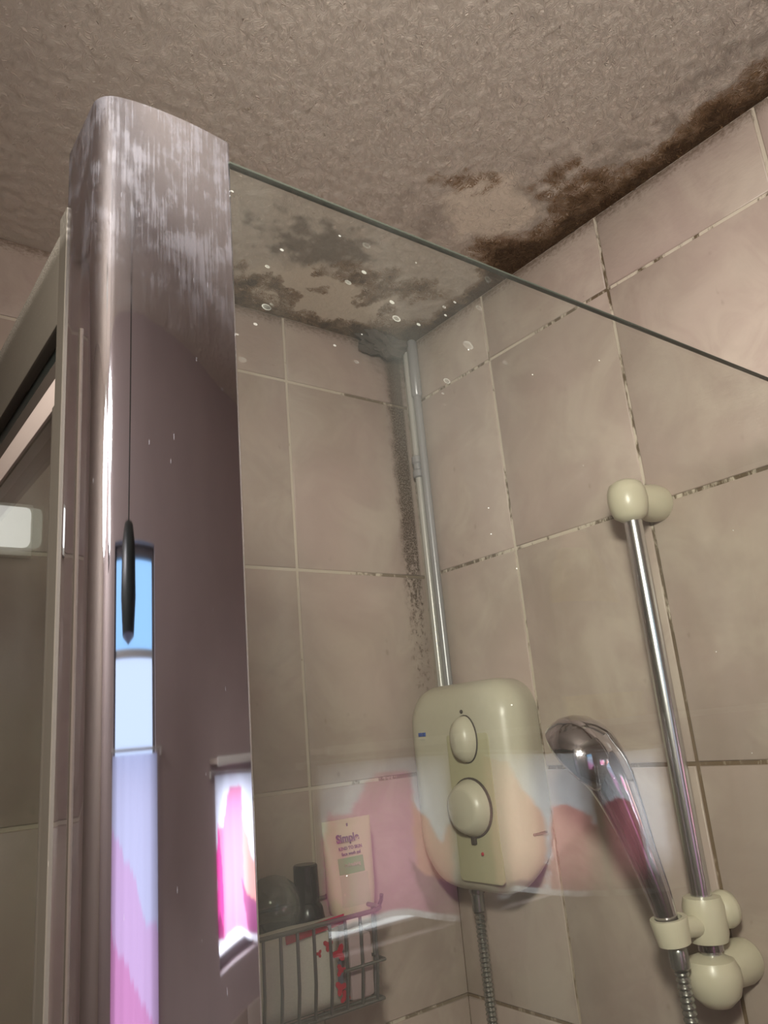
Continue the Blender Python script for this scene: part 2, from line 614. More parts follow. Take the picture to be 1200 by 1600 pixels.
def build_ceiling():
    st = 0.004
    x0, x1, y0, y1 = -0.96, 0.0, -0.96, 0.0
    nx, ny = int(round((x1 - x0) / st)), int(round((y1 - y0) / st))
    verts, at = [], {'brown': [], 'white': [], 'grey': [], 'speck': []}
    for j in range(ny + 1):
        for i in range(nx + 1):
            x, y = x0 + i * st, y0 + j * st
            b, w, g, s = stains(x, y)
            inner = 0.0 if i in (0, nx) or j in (0, ny) else 1.0
            h = 0.0011 * fr(x, y, 85, 3, 3.0) + 0.0004 * fr(x, y, 28, 2, 1.0)
            verts.append((x, y, CEIL + h * inner * (1 - 0.7 * w)))
            at['brown'].append(b)
            at['white'].append(w)
            at['grey'].append(g)
            at['speck'].append(s)
    faces = []
    for j in range(ny):
        for i in range(nx):
            a = j * (nx + 1) + i
            faces.append((a, a + nx + 1, a + nx + 2, a + 1))
    for (a0, b0, a1, b1) in ((ROOM_L, FRONT, ROOM_R, y0), (ROOM_L, y0, x0, y1), (x1, y0, ROOM_R, 0.1), (ROOM_L, y1, x1, 0.1)):
        k = len(verts)
        verts += [(a0, b0, CEIL), (a0, b1, CEIL), (a1, b1, CEIL), (a1, b0, CEIL)]
        for key in at:
            at[key] += [0.0] * 4
        faces.append((k, k + 1, k + 2, k + 3))
    me = bpy.data.meshes.new('ceiling')
    me.from_pydata(verts, [], faces)
    for key, vals in at.items():
        a = me.attributes.new(key, 'FLOAT', 'POINT')
        a.data.foreach_set('value', vals)
    o = link('ceiling', me, M['ceiling'], angle=80)
    struct(o)


build_ceiling()
struct(box('floor', (ROOM_L, FRONT, -0.05), (ROOM_R, 0.0, 0.0), M['floor']))

# ------------------------------------------------------------------ walls
def wall_mesh(name, quads, mat):
    verts, faces = [], []
    for q in quads:
        k = len(verts)
        verts += list(q)
        faces.append((k, k + 1, k + 2, k + 3))
    me = bpy.data.meshes.new(name)
    me.from_pydata(verts, [], faces)
    return struct(link(name, me, mat, angle=0))


TD = 0.0035                                        # tiles stand this proud of the grout bed
GAP = 0.0046
# the tile faces lie in the planes x = 0 and y = 0; the grout beds are set back by TD
WTH = 0.10
wall_right = struct(box('wall_right', (TD - 0.0015, -0.662, 0.0), (TD + WTH, 0.10, CEIL), M['grout_right']))
wall_back = struct(box('wall_back', (ROOM_L, TD - 0.0015, 0.0), (0.0, TD + WTH, CEIL), M['grout_back']))
wall_left = wall_mesh('wall_left', [((ROOM_L, FRONT, 0), (ROOM_L, 0.1, 0), (ROOM_L, 0.1, CEIL), (ROOM_L, FRONT, CEIL))], M['plaster'])
wall_return = wall_mesh('wall_return', [((0.0, -0.664, 0), (ROOM_R, -0.664, 0), (ROOM_R, -0.664, CEIL), (0.0, -0.664, CEIL))], M['plaster'])
wall_far = wall_mesh('wall_far', [((ROOM_R, FRONT, 0), (ROOM_R, -0.664, 0), (ROOM_R, -0.664, CEIL), (ROOM_R, FRONT, CEIL))], M['plaster'])

ROWS = [CEIL, 2.241, 1.945, 1.6485, 1.349, 1.05, 0.751, 0.452, 0.153, 0.0]
TILE_CACHE = {}


def tile(parent, u, v, w, h, plane):
    """one bevelled tile, lower left corner (u, v) on the wall plane"""
    key = (round(w, 4), round(h, 4), plane)
    me = TILE_CACHE.get(key)
    if me is None:
        b, d = 0.0014, TD
        vs, fs = [], []
        for inset, dep in ((0.0, 0.0), (0.0, d - b), (0.0004, d - 0.4 * b), (b, d)):
            vs += [(inset, inset, dep), (w - inset, inset, dep), (w - inset, h - inset, dep), (inset, h - inset, dep)]
        for L in range(3):
            for q in range(4):
                r = (q + 1) % 4
                fs.append((L * 4 + q, L * 4 + r, L * 4 + 4 + r, L * 4 + 4 + q))
        fs.append((12, 13, 14, 15))
        if plane == 'x':      # u runs along -y, faces -x
            conv = lambda p: (-p[2], -p[0], p[1])
        elif plane == 'y':    # u runs along -x, faces -y
            conv = lambda p: (-p[0], -p[2], p[1])
        else:                 # front wall: u runs along +x, faces +y
            conv = lambda p: (p[0], p[2], p[1])
        me = bpy.data.meshes.new('tile')
        me.from_pydata([conv(p) for p in vs], [], fs)
        bm = bmesh.new()
        bm.from_mesh(me)
        bmesh.ops.recalc_face_normals(bm, faces=bm.faces)
        bm.to_mesh(me)
        bm.free()
        # open back: make the normals face the room
        want = {'x': (-1, 0, 0), 'y': (0, -1, 0), 'f': (0, 1, 0)}[plane]
        if Vector(me.polygons[-1].normal).dot(Vector(want)) < 0:
            me.flip_normals()
        me.materials.append({'x': M['tile_right'], 'y': M['tile_back'], 'f': M['plaster']}[plane])
        for p in me.polygons:
            p.use_smooth = True
        me.set_sharp_from_angle(angle=math.radians(50))
        TILE_CACHE[key] = me
    o = bpy.data.objects.new('tile', me)
    COL.objects.link(o)
    o.parent = parent
    j = random.uniform(-0.0004, 0.0004)
    o.location = {'x': (TD + j, -u, v), 'y': (-u, TD + j, v), 'f': (u, FRONT + j, v)}[plane]
    tl = random.uniform(-0.0012, 0.0012)
    o.rotation_euler = {'x': (0, tl, 0), 'y': (tl, 0, 0), 'f': (0, 0, 0)}[plane]
    return o


cols_r = [0.0, 0.1995, 0.4200, 0.6420, 0.662]
for a, b in zip(cols_r, cols_r[1:]):
    for t, l in zip(ROWS, ROWS[1:]):
        g = GAP / 2
        tile(wall_right, a + (0 if a == 0 else g), l + g, b - a - (g if a == 0 else 2 * g), t - l - 2 * g if t < CEIL else t - l - g, 'x')
cols_b = [0.0, 0.238] + [0.238 + 0.2205 * i for i in range(1, 7)]
for a, b in zip(cols_b, cols_b[1:]):
    for t, l in zip(ROWS, ROWS[1:]):
        g = GAP / 2
        tile(wall_back, a + (0.0 if a == 0 else g), l + g, b - a - (g if a == 0 else 2 * g), t - l - 2 * g if t < CEIL else t - l - g, 'y')

# front wall with three window openings
HOLES = [(-0.135, 0.104, 1.40, 1.655), (0.212, 0.472, 1.40, 1.645), (0.524, 0.728, 1.40, 1.625), (-0.86, -0.50, 1.15, 1.995)]


def wall_with_holes():
    xs = sorted({ROOM_L, ROOM_R, *[h[0] for h in HOLES], *[h[1] for h in HOLES]})
    zs = sorted({0.0, CEIL, *[h[2] for h in HOLES], *[h[3] for h in HOLES]})
    quads = []
    for xa, xb in zip(xs, xs[1:]):
        for za, zb in zip(zs, zs[1:]):
            cx, cz = (xa + xb) / 2, (za + zb) / 2
            if any(h[0] < cx < h[1] and h[2] < cz < h[3] for h in HOLES):
                continue
            quads.append(((xa, FRONT, za), (xa, FRONT, zb), (xb, FRONT, zb), (xb, FRONT, za)))
    for (xa, xb, za, zb) in HOLES:                 # reveals
        yb = FRONT - 0.06
        quads.append(((xa, FRONT, za), (xa, yb, za), (xa, yb, zb), (xa, FRONT, zb)))
        quads.append(((xb, FRONT, za), (xb, yb, za), (xb, yb, zb), (xb, FRONT, zb)))
        quads.append(((xa, FRONT, za), (xb, FRONT, za), (xb, yb, za), (xa, yb, za)))
        quads.append(((xa, FRONT, zb), (xb, FRONT, zb), (xb, yb, zb), (xa, yb, zb)))
    return wall_mesh('wall_front', quads, M['plaster_dim'])


wall_front = wall_with_holes()
frows = [1.33, 1.212, 0.914, 0.616, 0.318, 0.02]
for i in range(9):
    for t, l in zip(frows, frows[1:]):
        u = -0.63 + 0.2205 * i
        tile(wall_front, u + 0.003, l + 0.003, 0.2145, t - l - 0.006, 'f')

for n, (xa, xb, za, zb) in enumerate(HOLES):
    w = bpy.data.objects.new('window_%d' % (n + 1), None)
    COL.objects.link(w)
    w.location = (xa, FRONT - 0.05, za)
    struct(w)
    e = 0.018
    yf0, yf1 = FRONT - 0.055, FRONT - 0.025
    for lo, hi in (((xa, yf0, za), (xa + e, yf1, zb)), ((xb - e, yf0, za), (xb, yf1, zb)),
                   ((xa + e, yf0, za), (xb - e, yf1, za + e)), ((xa + e, yf0, zb - e), (xb - e, yf1, zb))):
        box('frame_bar', lo, hi, M['frame'], w, 0.003)
    if n < 3:
        box('pane', (xa + e, FRONT - 0.046, za + e), (xb - e, FRONT - 0.040, zb - e), M['pane'], w)
    else:
        for zc in (1.700, 1.838):
            box('frame_bar', (xa + e, yf0, zc), (xb - e, yf1, zc + 0.012), M['white'], w, 0.003)
        box('pane', (xa + e, FRONT - 0.046, za + e), (xb - e, FRONT - 0.040, 1.700), M['pane_low'], w)
        box('pane', (xa + e, FRONT - 0.046, 1.712), (xb - e, FRONT - 0.040, 1.838), M['pane_mid'], w)['label'] = 'milky middle pane'
        box('pane', (xa + e, FRONT - 0.046, 1.850), (xb - e, FRONT - 0.040, zb - e), M['pane_blue'], w)['label'] = 'upper pane showing blue sky'

# ------------------------------------------------------------------ shower post, front glass, door
post = thing('corner_post', 'tall polished chrome corner post with limescale smears at its top', 'post', (-0.70, -0.64, 0.08))


def post_outline():
    """plan outline: left face, tight corner, gently convex front, right return"""
    P = Vector((-0.7222, -0.612))
    pts = [P.copy()]
    segs = [(-90, -90, 0.0350, 3), (-90, -14, 0.0132, 14), (-14, -3, 0.0150, 8), (-3, 6.5, 0.0262, 10), (6.5, 8.5, 0.0108, 5)]
    for a0, a1, L, n in segs:
        for i in range(n):
            a = math.radians(a0 + (a1 - a0) * (i + 0.5) / n)
            P = P + Vector((math.cos(a), math.sin(a))) * (L / n)
            pts.append(P.copy())
    front_n = len(pts)
    ex, ey = P.x, P.y
    pts += [Vector((ex + 0.0012, ey + 0.001)), Vector((ex + 0.0016, ey + 0.003)), Vector((ex + 0.0016, ey + 0.040)), Vector((-0.672, -0.606)), Vector((-0.720, -0.606))]
    return pts


def extrude(name, outline, z0, z1, mat, parent, angle=30, cap=True, rim=0.0):
    off = wloc(parent)
    c = sum(outline, Vector((0, 0))) / len(outline)
    rings = [(z0, 0.0), (z1 - rim, 0.0)]
    if rim:
        rings += [(z1 - rim * 0.3, rim * 0.25), (z1, rim)]
    vs, fs = [], []
    n = len(outline)
    for z, ins in rings:
        for p in outline:
            d = (c - p)
            q = p + d * (ins / max(d.length, 1e-6))
            vs.append(Vector((q.x, q.y, z)) - off)
    for r in range(len(rings) - 1):
        for i in range(n):
            j = (i + 1) % n
            fs.append((r * n + i, r * n + j, (r + 1) * n + j, (r + 1) * n + i))
    if cap:
        fs.append(tuple(range(n)))
        fs.append(tuple((len(rings) - 1) * n + i for i in range(n)))
    return mesh(name, vs, fs, mat, parent, angle)


extrude('chrome_cover', post_outline(), 0.08, 1.985, M['chrome_post'], post)
# satin channel behind the chrome cover that carries the door frame
jamb = [Vector(p) for p in ((-0.7225, -0.6115), (-0.7225, -0.6005), (-0.6725, -0.6005), (-0.6725, -0.6045), (-0.715, -0.6045), (-0.715, -0.6115))]
extrude('door_jamb', jamb, 0.08, 1.956, M['satin'], post)['label'] = 'dull satin channel behind the chrome cover'
box('seal_strip', (-0.7229, -0.6385, 0.08), (-0.7221, -0.6365, 1.880), M['brown_dark'], post)

glass = thing('glass_panel', 'clear water-spotted glass shower panel fixed beside the chrome post', 'glass panel', (-0.33, -0.655, 0.08))
gp = box('pane', (-0.6625, -0.6570, 0.08), (-0.0045, -0.6535, 1.9733), M['glass'], glass)
box('polished_edge', (-0.6625, -0.6571, 1.9733), (-0.0045, -0.6534, 1.9745), M['glass_edge'], glass, 0.0003)['label'] = 'dark green polished top edge'
box('wall_channel', (-0.0240, -0.6625, 0.08), (-0.0008, -0.6475, 1.975), M['satin_light'], glass, 0.001)

door = thing('shower_door', 'green-tinted glass side door hanging under a dusty satin rail', 'door', (-0.71, -0.30, 0.08))
box('top_rail', (-0.7225, -0.6000, 1.9015), (-0.6925, -0.0015, 1.9490), M['satin'], door, 0.0015)
box('gasket', (-0.7170, -0.6000, 1.8880), (-0.6980, -0.0015, 1.9015), M['dark'], door)
box('track', (-0.7200, -0.6000, 1.8790), (-0.7000, -0.0015, 1.8880), M['brown_dark'], door)
box('door_head', (-0.7205, -0.5995, 1.8640), (-0.7030, -0.0015, 1.8790), M['satin_light'], door, 0.001)
box('door_pane', (-0.7190, -0.5920, 0.12), (-0.7130, -0.0100, 1.8640), M['door_glass'], door)
box('stile', (-0.7215, -0.5995, 0.12), (-0.7080, -0.5920, 1.8640), M['satin'], door, 0.001)
box('stile', (-0.7215, -0.0100, 0.12), (-0.7080, -0.0015, 1.8640), M['satin'], door, 0.001)
box('bottom_rail', (-0.7225, -0.6000, 0.08), (-0.6925, -0.0015, 0.12), M['satin'], door, 0.0015)

tray = box('shower_tray', (-0.735, -0.672, 0.0), (-0.001, -0.001, 0.08), M['white'], None, 0.006)
tag(tray, 'white shower tray on the floor under the glass enclosure', 'shower tray')

# ------------------------------------------------------------------ pipes in the corner
wp = thing('water_pipe', 'pale thin pipe with a coupling running up the tiled corner', 'pipe', (-0.010, -0.024, 1.70))
tube('pipe', [(-0.012, -0.0255, 1.745), (-0.012, -0.0245, 2.0), (-0.012, -0.0240, 2.348)], 0.0058, M['pale_pipe'], wp)
lathe('coupling', [(0.0062, 0), (0.0092, 0.002), (0.0092, 0.012), (0.0074, 0.014), (0.0074, 0.024), (0.0092, 0.026), (0.0092, 0.036), (0.0062, 0.038)],
      (-0.012, -0.0243, 2.105), (0, 0, 1), M['grey_pipe'], wp, 16)
for z in (2.27, 1.83):
    box('pipe_clip', (-0.0135, -0.0318, z), (-0.0005, -0.0180, z + 0.007), M['grey_pipe'], wp, 0.001)
cp = thing('cable_conduit', 'blue-grey cable conduit running beside the pale pipe in the corner', 'conduit', (-0.010, -0.040, 1.70))
tube('conduit', [(-0.010, -0.0400, 1.745), (-0.010, -0.0390, 2.0), (-0.010, -0.0385, 2.348)], 0.0066, M['grey_pipe'], cp)
lathe('sleeve', [(0.0070, 0), (0.0090, 0.003), (0.0090, 0.10), (0.0070, 0.103)], (-0.010, -0.0386, 2.244), (0, 0, 1), M['grey_pipe'], cp, 16)

fm = bmesh.new()
bmesh.ops.create_icosphere(fm, subdivisions=4, radius=1.0)
for v in fm.verts:
    n = 1 + 0.8 * noise.fractal(v.co * 1.7, 0.9, 2.0, 5)
    v.co = Vector((-0.052 + 0.040 * v.co.x * n, -0.020 + 0.018 * v.co.y * n, 2.340 + 0.020 * v.co.z * n))
fme = bpy.data.meshes.new('filler_lump')
fm.to_mesh(fme)
fm.free()
tag(link('filler_lump', fme, M['filler'], angle=60), 'lumpy mouldy grey filler under the ceiling above the corner pipes', 'filler')

# ------------------------------------------------------------------ electric shower
es = thing('electric_shower', 'ivory electric shower box with two knobs on the right tiled wall', 'shower', (0.0, -0.12, 1.50))


def rrect(y0, y1, z0, z1, rt, rb, n=8):
    """rounded rectangle in the y-z plane; rt/rb corner radii at top and bottom"""
    pts = []
    for cy, cz, r, a0 in ((y1 - rt, z1 - rt, rt, 0), (y0 + rt, z1 - rt, rt, 90), (y0 + rb, z0 + rb, rb, 180), (y1 - rb, z0 + rb, rb, 270)):
        for i in range(n + 1):
            a = math.radians(a0 + 90 * i / n)
            pts.append((cy + r * math.cos(a), cz + r * math.sin(a)))
    return pts


def loft_x(name, rings, mat, parent):
    """rings: list of (x, outline in y-z)"""
    off = wloc(parent)
    vs, fs = [], []
    n = len(rings[0][1])
    for x, o in rings:
        vs += [Vector((x, y, z)) - off for y, z in o]
    for r in range(len(rings) - 1):
        for i in range(n):
            j = (i + 1) % n
            fs.append((r * n + i, r * n + j, (r + 1) * n + j, (r + 1) * n + i))
    fs.append(tuple(range(n)))
    fs.append(tuple((len(rings) - 1) * n + i for i in range(n)))
    return mesh(name, vs, fs, mat, parent, 50)


def es_out(ins, yl=0.0, zb=0.0):
    return rrect(-0.226 + ins + yl, -0.026 - ins * 0.8, 1.503 + ins + zb, 1.768 - ins, 0.045 - ins * 0.5, 0.062 - ins * 0.4)


body = loft_x('casing', [(-0.0005, es_out(0.0, 0.026, 0.012)), (-0.030, es_out(0.0, 0.012, 0.005)), (-0.052, es_out(0.0, 0.002, 0.002)), (-0.066, es_out(0.002)),
                  (-0.078, es_out(0.007)), (-0.086, es_out(0.015)), (-0.0905, es_out(0.026)), (-0.0920, es_out(0.040))], M['ivory'], es)
loft_x('control_strip', [(-0.0895, rrect(-0.194, -0.116, 1.522, 1.700, 0.004, 0.006)), (-0.0924, rrect(-0.194, -0.116, 1.522, 1.700, 0.004, 0.006)),
                         (-0.0927, rrect(-0.193, -0.117, 1.523, 1.699, 0.004, 0.006))], M['ivory_panel'], es)['label'] = 'olive-toned control strip'
K1 = (-0.0926, -0.1525, 1.610)
dial = lathe('dial', [(0.0345, 0), (0.0345, 0.004), (0.031, 0.012), (0.027, 0.019), (0.022, 0.021), (0.0, 0.0213)], K1, (-1, 0, 0), M['ivory'], es, 32)
lathe('dial_ring', [(0.0365, 0), (0.0365, 0.0022), (0.0345, 0.0030), (0.0345, 0.0)], K1, (-1, 0, 0), M['brown_dark'], dial, 32, ring=True)['label'] = 'dark gap around the dial'
box('dial_pointer', (-0.0965, -0.1545, 1.566), (-0.0926, -0.1465, 1.577), M['brown_dark'], dial, 0.001)
K2 = (-0.0930, -0.1560, 1.694)
sk = lathe('start_knob', [(0.0235, 0), (0.0230, 0.006), (0.019, 0.015), (0.011, 0.020), (0.0, 0.021)], K2, (-1, 0, 0), M['ivory'], es, 28, 1.25, 0.85)
lathe('start_knob_ring', [(0.0242, 0), (0.0242, 0.0016), (0.0235, 0.0020), (0.0235, 0.0)], K2, (-1, 0, 0), M['brown_dark'], sk, 28, 1.25, 0.85)
lathe('indicator_light', [(0.0026, 0), (0.0024, 0.0012), (0.0, 0.0018)], (-0.0920, -0.1510, 1.7285), (-1, 0, 0), M['brown_dark'], es, 12)
lathe('warning_light', [(0.0022, 0), (0.0020, 0.0012), (0.0, 0.0016)], (-0.0945, -0.1640, 1.556), (-1, 0, 0), M['red'], es, 12)
for i, (ya, yb) in enumerate(((-0.073, -0.066), (-0.065, -0.058))):
    box('badge', (-0.0929, ya, 1.7010), (-0.0905, yb, 1.7062), M['blue'], es, 0.0003)['label'] = 'small blue badge print'
box('badge_line', (-0.0926, -0.071, 1.6960), (-0.0905, -0.060, 1.6978), M['greycream'], es)
box('vent_slot', (-0.064, -0.2262, 1.5750), (-0.040, -0.2215, 1.5778), M['brown_dark'], es, 0.0005)
lathe('outlet', [(0.0085, 0), (0.0085, 0.020), (0.0105, 0.022), (0.0105, 0.034), (0.007, 0.036)], (-0.050, -0.0965, 1.476), (0, 0, 1), M['hose'], es, 16)

# ------------------------------------------------------------------ riser rail with brackets
rr = thing('riser_rail', 'polished vertical shower rail with ivory end brackets on the right wall', 'shower rail', (-0.055, -0.4325, 1.44))
RX, RY = -0.055, -0.4325
tube('pole', [(RX, RY, 1.452), (RX, RY, 1.7), (RX, RY, 1.942)], 0.0100, M['chrome_dull'], rr, 20)
lathe('top_bracket', [(0.0005, -0.027), (0.010, -0.0255), (0.018, -0.020), (0.0215, -0.010), (0.0225, 0.0), (0.0215, 0.010), (0.018, 0.018), (0.010, 0.0225), (0.0005, 0.024)],
      (RX - 0.003, RY, 1.942), (0, 0, 1), M['ivory_rail'], rr, 24)
lathe('top_bracket_arm', [(0.016, 0.0), (0.0175, 0.010), (0.0205, 0.030), (0.0225, 0.042), (0.0215, 0.0535)], (RX + 0.001, RY, 1.943), (1, 0, 0), M['ivory_rail'], rr, 24)
lathe('bottom_bracket', [(0.0005, -0.029), (0.013, -0.026), (0.0225, -0.017), (0.0265, -0.004), (0.026, 0.006), (0.022, 0.014), (0.013, 0.0175), (0.0005, 0.018)],
      (RX - 0.004, RY, 1.458), (0, 0, 1), M['ivory_rail'], rr, 24)
lathe('bottom_bracket_arm', [(0.0165, 0.0), (0.0185, 0.012), (0.0205, 0.034), (0.0215, 0.045), (0.0205, 0.0535)], (RX + 0.001, RY, 1.4585), (1, 0, 0), M['ivory_rail'], rr, 24)

sl = lathe('slider_clamp', [(0.0102, -0.020), (0.0180, -0.019), (0.0200, -0.012), (0.0205, 0.012), (0.0180, 0.021), (0.0102, 0.022)], (RX, RY, 1.506), (0, 0, 1), M['ivory_rail'], rr, 24, ring=True)
sl['label'] = 'ivory slider clamp holding the handset'
lathe('clamp_knob', [(0.012, 0.0), (0.0165, 0.006), (0.018, 0.014), (0.016, 0.020), (0.010, 0.024), (0.0005, 0.025)], (RX + 0.010, RY - 0.004, 1.511), (0.92, -0.35, 0.1), M['ivory_rail'], sl, 20)
tube('holder_arm', [(RX - 0.012, RY, 1.503), (RX - 0.030, RY + 0.003, 1.505), (RX - 0.037, RY + 0.0045, 1.5065)], 0.010, M['ivory_rail'], sl, 14)
lathe('holder_cup', [(0.0125, -0.013), (0.0155, -0.012), (0.0180, 0.009), (0.0175, 0.011), (0.0130, 0.011), (0.0114, -0.012)], (RX - 0.050, RY + 0.006, 1.506), (-0.10, 0.05, 1), M['ivory_rail'], sl, 22, ring=True)
lathe('trim_ring', [(0.0104, 0), (0.0122, 0.001), (0.0122, 0.007), (0.0104, 0.008)], (RX, RY, 1.4780), (0, 0, 1), M['chrome'], rr, 20)

# ------------------------------------------------------------------ handset and hose
HX, HY = RX - 0.050, RY + 0.006
hs = thing('shower_handset', 'curved chrome shower handset resting in the ivory clamp on the rail', 'shower head', (HX, HY, 1.52))
hp = spline([(HX + 0.001, HY - 0.001, 1.492), (HX - 0.004, HY + 0.004, 1.535), (HX - 0.012, HY + 0.011, 1.580), (HX - 0.019, HY + 0.018, 1.620), (HX - 0.026, HY + 0.026, 1.652), (HX - 0.031, HY + 0.040, 1.674)], 8)
hr = []
for i in range(len(hp)):
    t = i / (len(hp) - 1)
    hr.append(lerp_table(t, [(0, 0.0090), (0.15, 0.0112), (0.4, 0.0150), (0.62, 0.0205), (0.85, 0.027), (1, 0.030)]))
tube('handle', hp, 0.01, M['chrome'], hs, 20, hr)
HN = Vector((-0.22, 0.62, -0.55)).normalized()
HC = Vector((HX - 0.030, HY + 0.046, 1.672))
lathe('head', [(0.0005, -0.034), (0.014, -0.0325), (0.026, -0.028), (0.036, -0.019), (0.0425, -0.008), (0.0450, 0.004), (0.0445, 0.010), (0.041, 0.013)], HC, HN, M['chrome'], hs, 36)
lathe('spray_plate', [(0.041, 0.0125), (0.036, 0.0145), (0.018, 0.016), (0.0005, 0.0165)], HC, HN, M['dark'], hs, 32)['label'] = 'dark spray plate'
lathe('hose_nut', [(0.0072, 0), (0.0092, 0.002), (0.0092, 0.016), (0.0085, 0.018)], (HX + 0.002, HY - 0.002, 1.472), (0, 0, 1), M['hose'], hs, 14)

hose_path = spline([(-0.050, -0.0965, 1.474), (-0.050, -0.0975, 1.40), (-0.050, -0.099, 1.33), (-0.054, -0.110, 1.18), (-0.062, -0.150, 1.02), (-0.072, -0.240, 0.94), (-0.082, -0.335, 0.99),
                    (-0.092, -0.400, 1.14), (-0.097, -0.424, 1.32), (-0.100, -0.428, 1.41), (HX + 0.002, HY - 0.002, 1.472)], 40)
# resample finely for ribs
L = [0.0]
for a, b in zip(hose_path, hose_path[1:]):
    L.append(L[-1] + (b - a).length)
ribs, rad = [], []
step = 0.0014
k = 0
for i in range(int(L[-1] / step)):
    d = i * step
    while L[k + 1] < d:
        k += 1
    t = (d - L[k]) / max(1e-9, L[k + 1] - L[k])
    ribs.append(hose_path[k].lerp(hose_path[k + 1], t))
    rad.append((0.0072, 0.0064, 0.0052, 0.0064)[i % 4])
hz = tube('shower_hose', ribs, 0.007, M['hose'], None, 10, rad)
tag(hz, 'ribbed dark metal hose looping from the shower box to the handset', 'hose')

# ------------------------------------------------------------------ wire basket and its contents
bk = thing('wire_basket', 'steel wire shower basket hanging on the back wall', 'basket', (-0.35, -0.065, 1.42))
BX0, BX1, BY0, BZ0, BZ1 = -0.475, -0.226, -0.128, 1.424, 1.516
r = 0.0019
tube('rim', [(BX0, -0.004, BZ1), (BX0, BY0 + 0.01, BZ1), (BX0 + 0.01, BY0, BZ1), (BX1 - 0.012, BY0, BZ1), (BX1 - 0.003, BY0 + 0.004, BZ1 + 0.001), (BX1, BY0 + 0.014, BZ1 + 0.001), (BX1, -0.004, BZ1 + 0.001)], 0.0026, M['wire'], bk, 8)
tube('back_rim', [(BX0, -0.005, BZ1), (BX1, -0.005, BZ1)], 0.0026, M['wire'], bk, 8)
tube('base_rim', [(BX0 + 0.004, -0.006, BZ0), (BX0 + 0.004, BY0 + 0.006, BZ0), (BX1 - 0.005, BY0 + 0.006, BZ0), (BX1 - 0.005, -0.006, BZ0), (BX0 + 0.004, -0.006, BZ0)], 0.0022, M['wire'], bk, 8)
tube('middle_rail', [(BX1 - 0.060, BY0, 1.464), (BX1 - 0.004, BY0, 1.464), (BX1 - 0.002, BY0 + 0.02, 1.464), (BX1 - 0.002, -0.006, 1.464)], r, M['wire'], bk, 8)
x = BX1 - 0.014
while x > BX0 + 0.01:
    tube('wire', [(x, BY0, BZ1), (x, BY0 + 0.001, 1.46), (x, BY0 + 0.006, BZ0)], r, M['wire'], bk, 8)
    x -= 0.0205
for y in (-0.105, -0.080, -0.055, -0.030):
    tube('wire', [(BX1, y, BZ1), (BX1 - 0.002, y, 1.46), (BX1 - 0.005, y, BZ0)], r, M['wire'], bk, 8)
for y in (-0.110, -0.095, -0.080, -0.065, -0.050, -0.035, -0.020):
    tube('floor_wire', [(BX0 + 0.004, y, BZ0), (BX1 - 0.005, y, BZ0)], r, M['wire'], bk, 8)
tube('hook', [(BX1, -0.118, BZ1 + 0.001), (BX1 + 0.002, -0.121, BZ1 + 0.008), (BX1 + 0.001, -0.124, BZ1 + 0.014)], 0.0024, M['wire'], bk, 8)

# white pouch with red print, lying behind the front wires
FL = BZ0 + 0.0024
pc = thing('refill_pouch', 'plump white pouch with red print filling the wire basket', 'pouch', (-0.37, -0.085, FL))
pm = bmesh.new()
bmesh.ops.create_cube(pm, size=1.0)
bmesh.ops.subdivide_edges(pm, edges=pm.edges[:], cuts=9, use_grid_fill=True)
PX0, PX1, PY0, PY1, PZ1 = -0.462, -0.272, -0.1195, -0.071, 1.512
for v in pm.verts:
    x, y, z = v.co
    edge = (1 - (2 * x) ** 6) * (1 - (abs(2 * z)) ** 5)
    yy = y * (0.35 + 0.65 * max(0, edge) ** 0.5)
    wx = (PX0 + PX1) / 2 + x * (PX1 - PX0) * (1 - 0.05 * (1 - (2 * z) ** 2))
    wz = FL + (z + 0.5) * (PZ1 - FL)
    wy = (PY0 + PY1) / 2 + yy * (PY1 - PY0) + 0.0025 * math.sin(wx * 90) * (z + 0.5)
    wy = max(wy, PY0)
    v.co = Vector((wx, wy, wz)) - pc.location
pme = bpy.data.meshes.new('pouch_body')
pm.to_mesh(pme)
pm.free()
pb = link('pouch_body', pme, M['pouch'], pc, 60)


def patch(name, pts, y, mat, parent, th=0.0008):
    off = wloc(parent)
    vs = [Vector((x, y, z)) - off for x, z in pts] + [Vector((x, y - th, z)) - off for x, z in pts]
    n = len(pts)
    fs = [tuple(range(n)), tuple(range(n, 2 * n))] + [(i, (i + 1) % n, n + (i + 1) % n, n + i) for i in range(n)]
    return mesh(name, vs, fs, mat, parent)


def petal(cx, cz, s, rot):
    return [(cx + s * (1 + 0.45 * math.cos(3 * a)) * math.cos(a + rot), cz + s * (1 + 0.45 * math.cos(3 * a)) * math.sin(a + rot)) for a in [2 * math.pi * i / 18 for i in range(18)]]


patch('red_band', [(-0.352, 1.503), (-0.278, 1.509), (-0.2765, 1.519), (-0.335, 1.5155), (-0.353, 1.511)], -0.1196, M['red'], pb)
for cx, cz, s, ro in ((-0.300, 1.492, 0.0048, 0.4), (-0.286, 1.481, 0.0068, 1.1), (-0.2855, 1.464, 0.0048, 2.0), (-0.287, 1.447, 0.0058, 0.2), (-0.282, 1.437, 0.0050, 1.7), (-0.312, 1.486, 0.0030, 0.9)):
    patch('red_flower', petal(cx, cz, s, ro), -0.1196, M['red'], pb)
patch('dark_stem', [(-0.2885, 1.473), (-0.2835, 1.473), (-0.2825, 1.452), (-0.2865, 1.443), (-0.2895, 1.452)], -0.1192, M['ink'], pb, 0.0006)

sb = box('soap_box', (-0.2670, -0.112, FL), (-0.2350, -0.040, 1.4920), M['mauve'], None, 0.004)
tag(sb, 'mauve soap box standing in the basket under the cream tube', 'soap box')

tb = thing('facial_wash_tube', 'upright cream wash tube with green label panel standing in the wire basket', 'tube', (-0.238, -0.080, 1.4922))
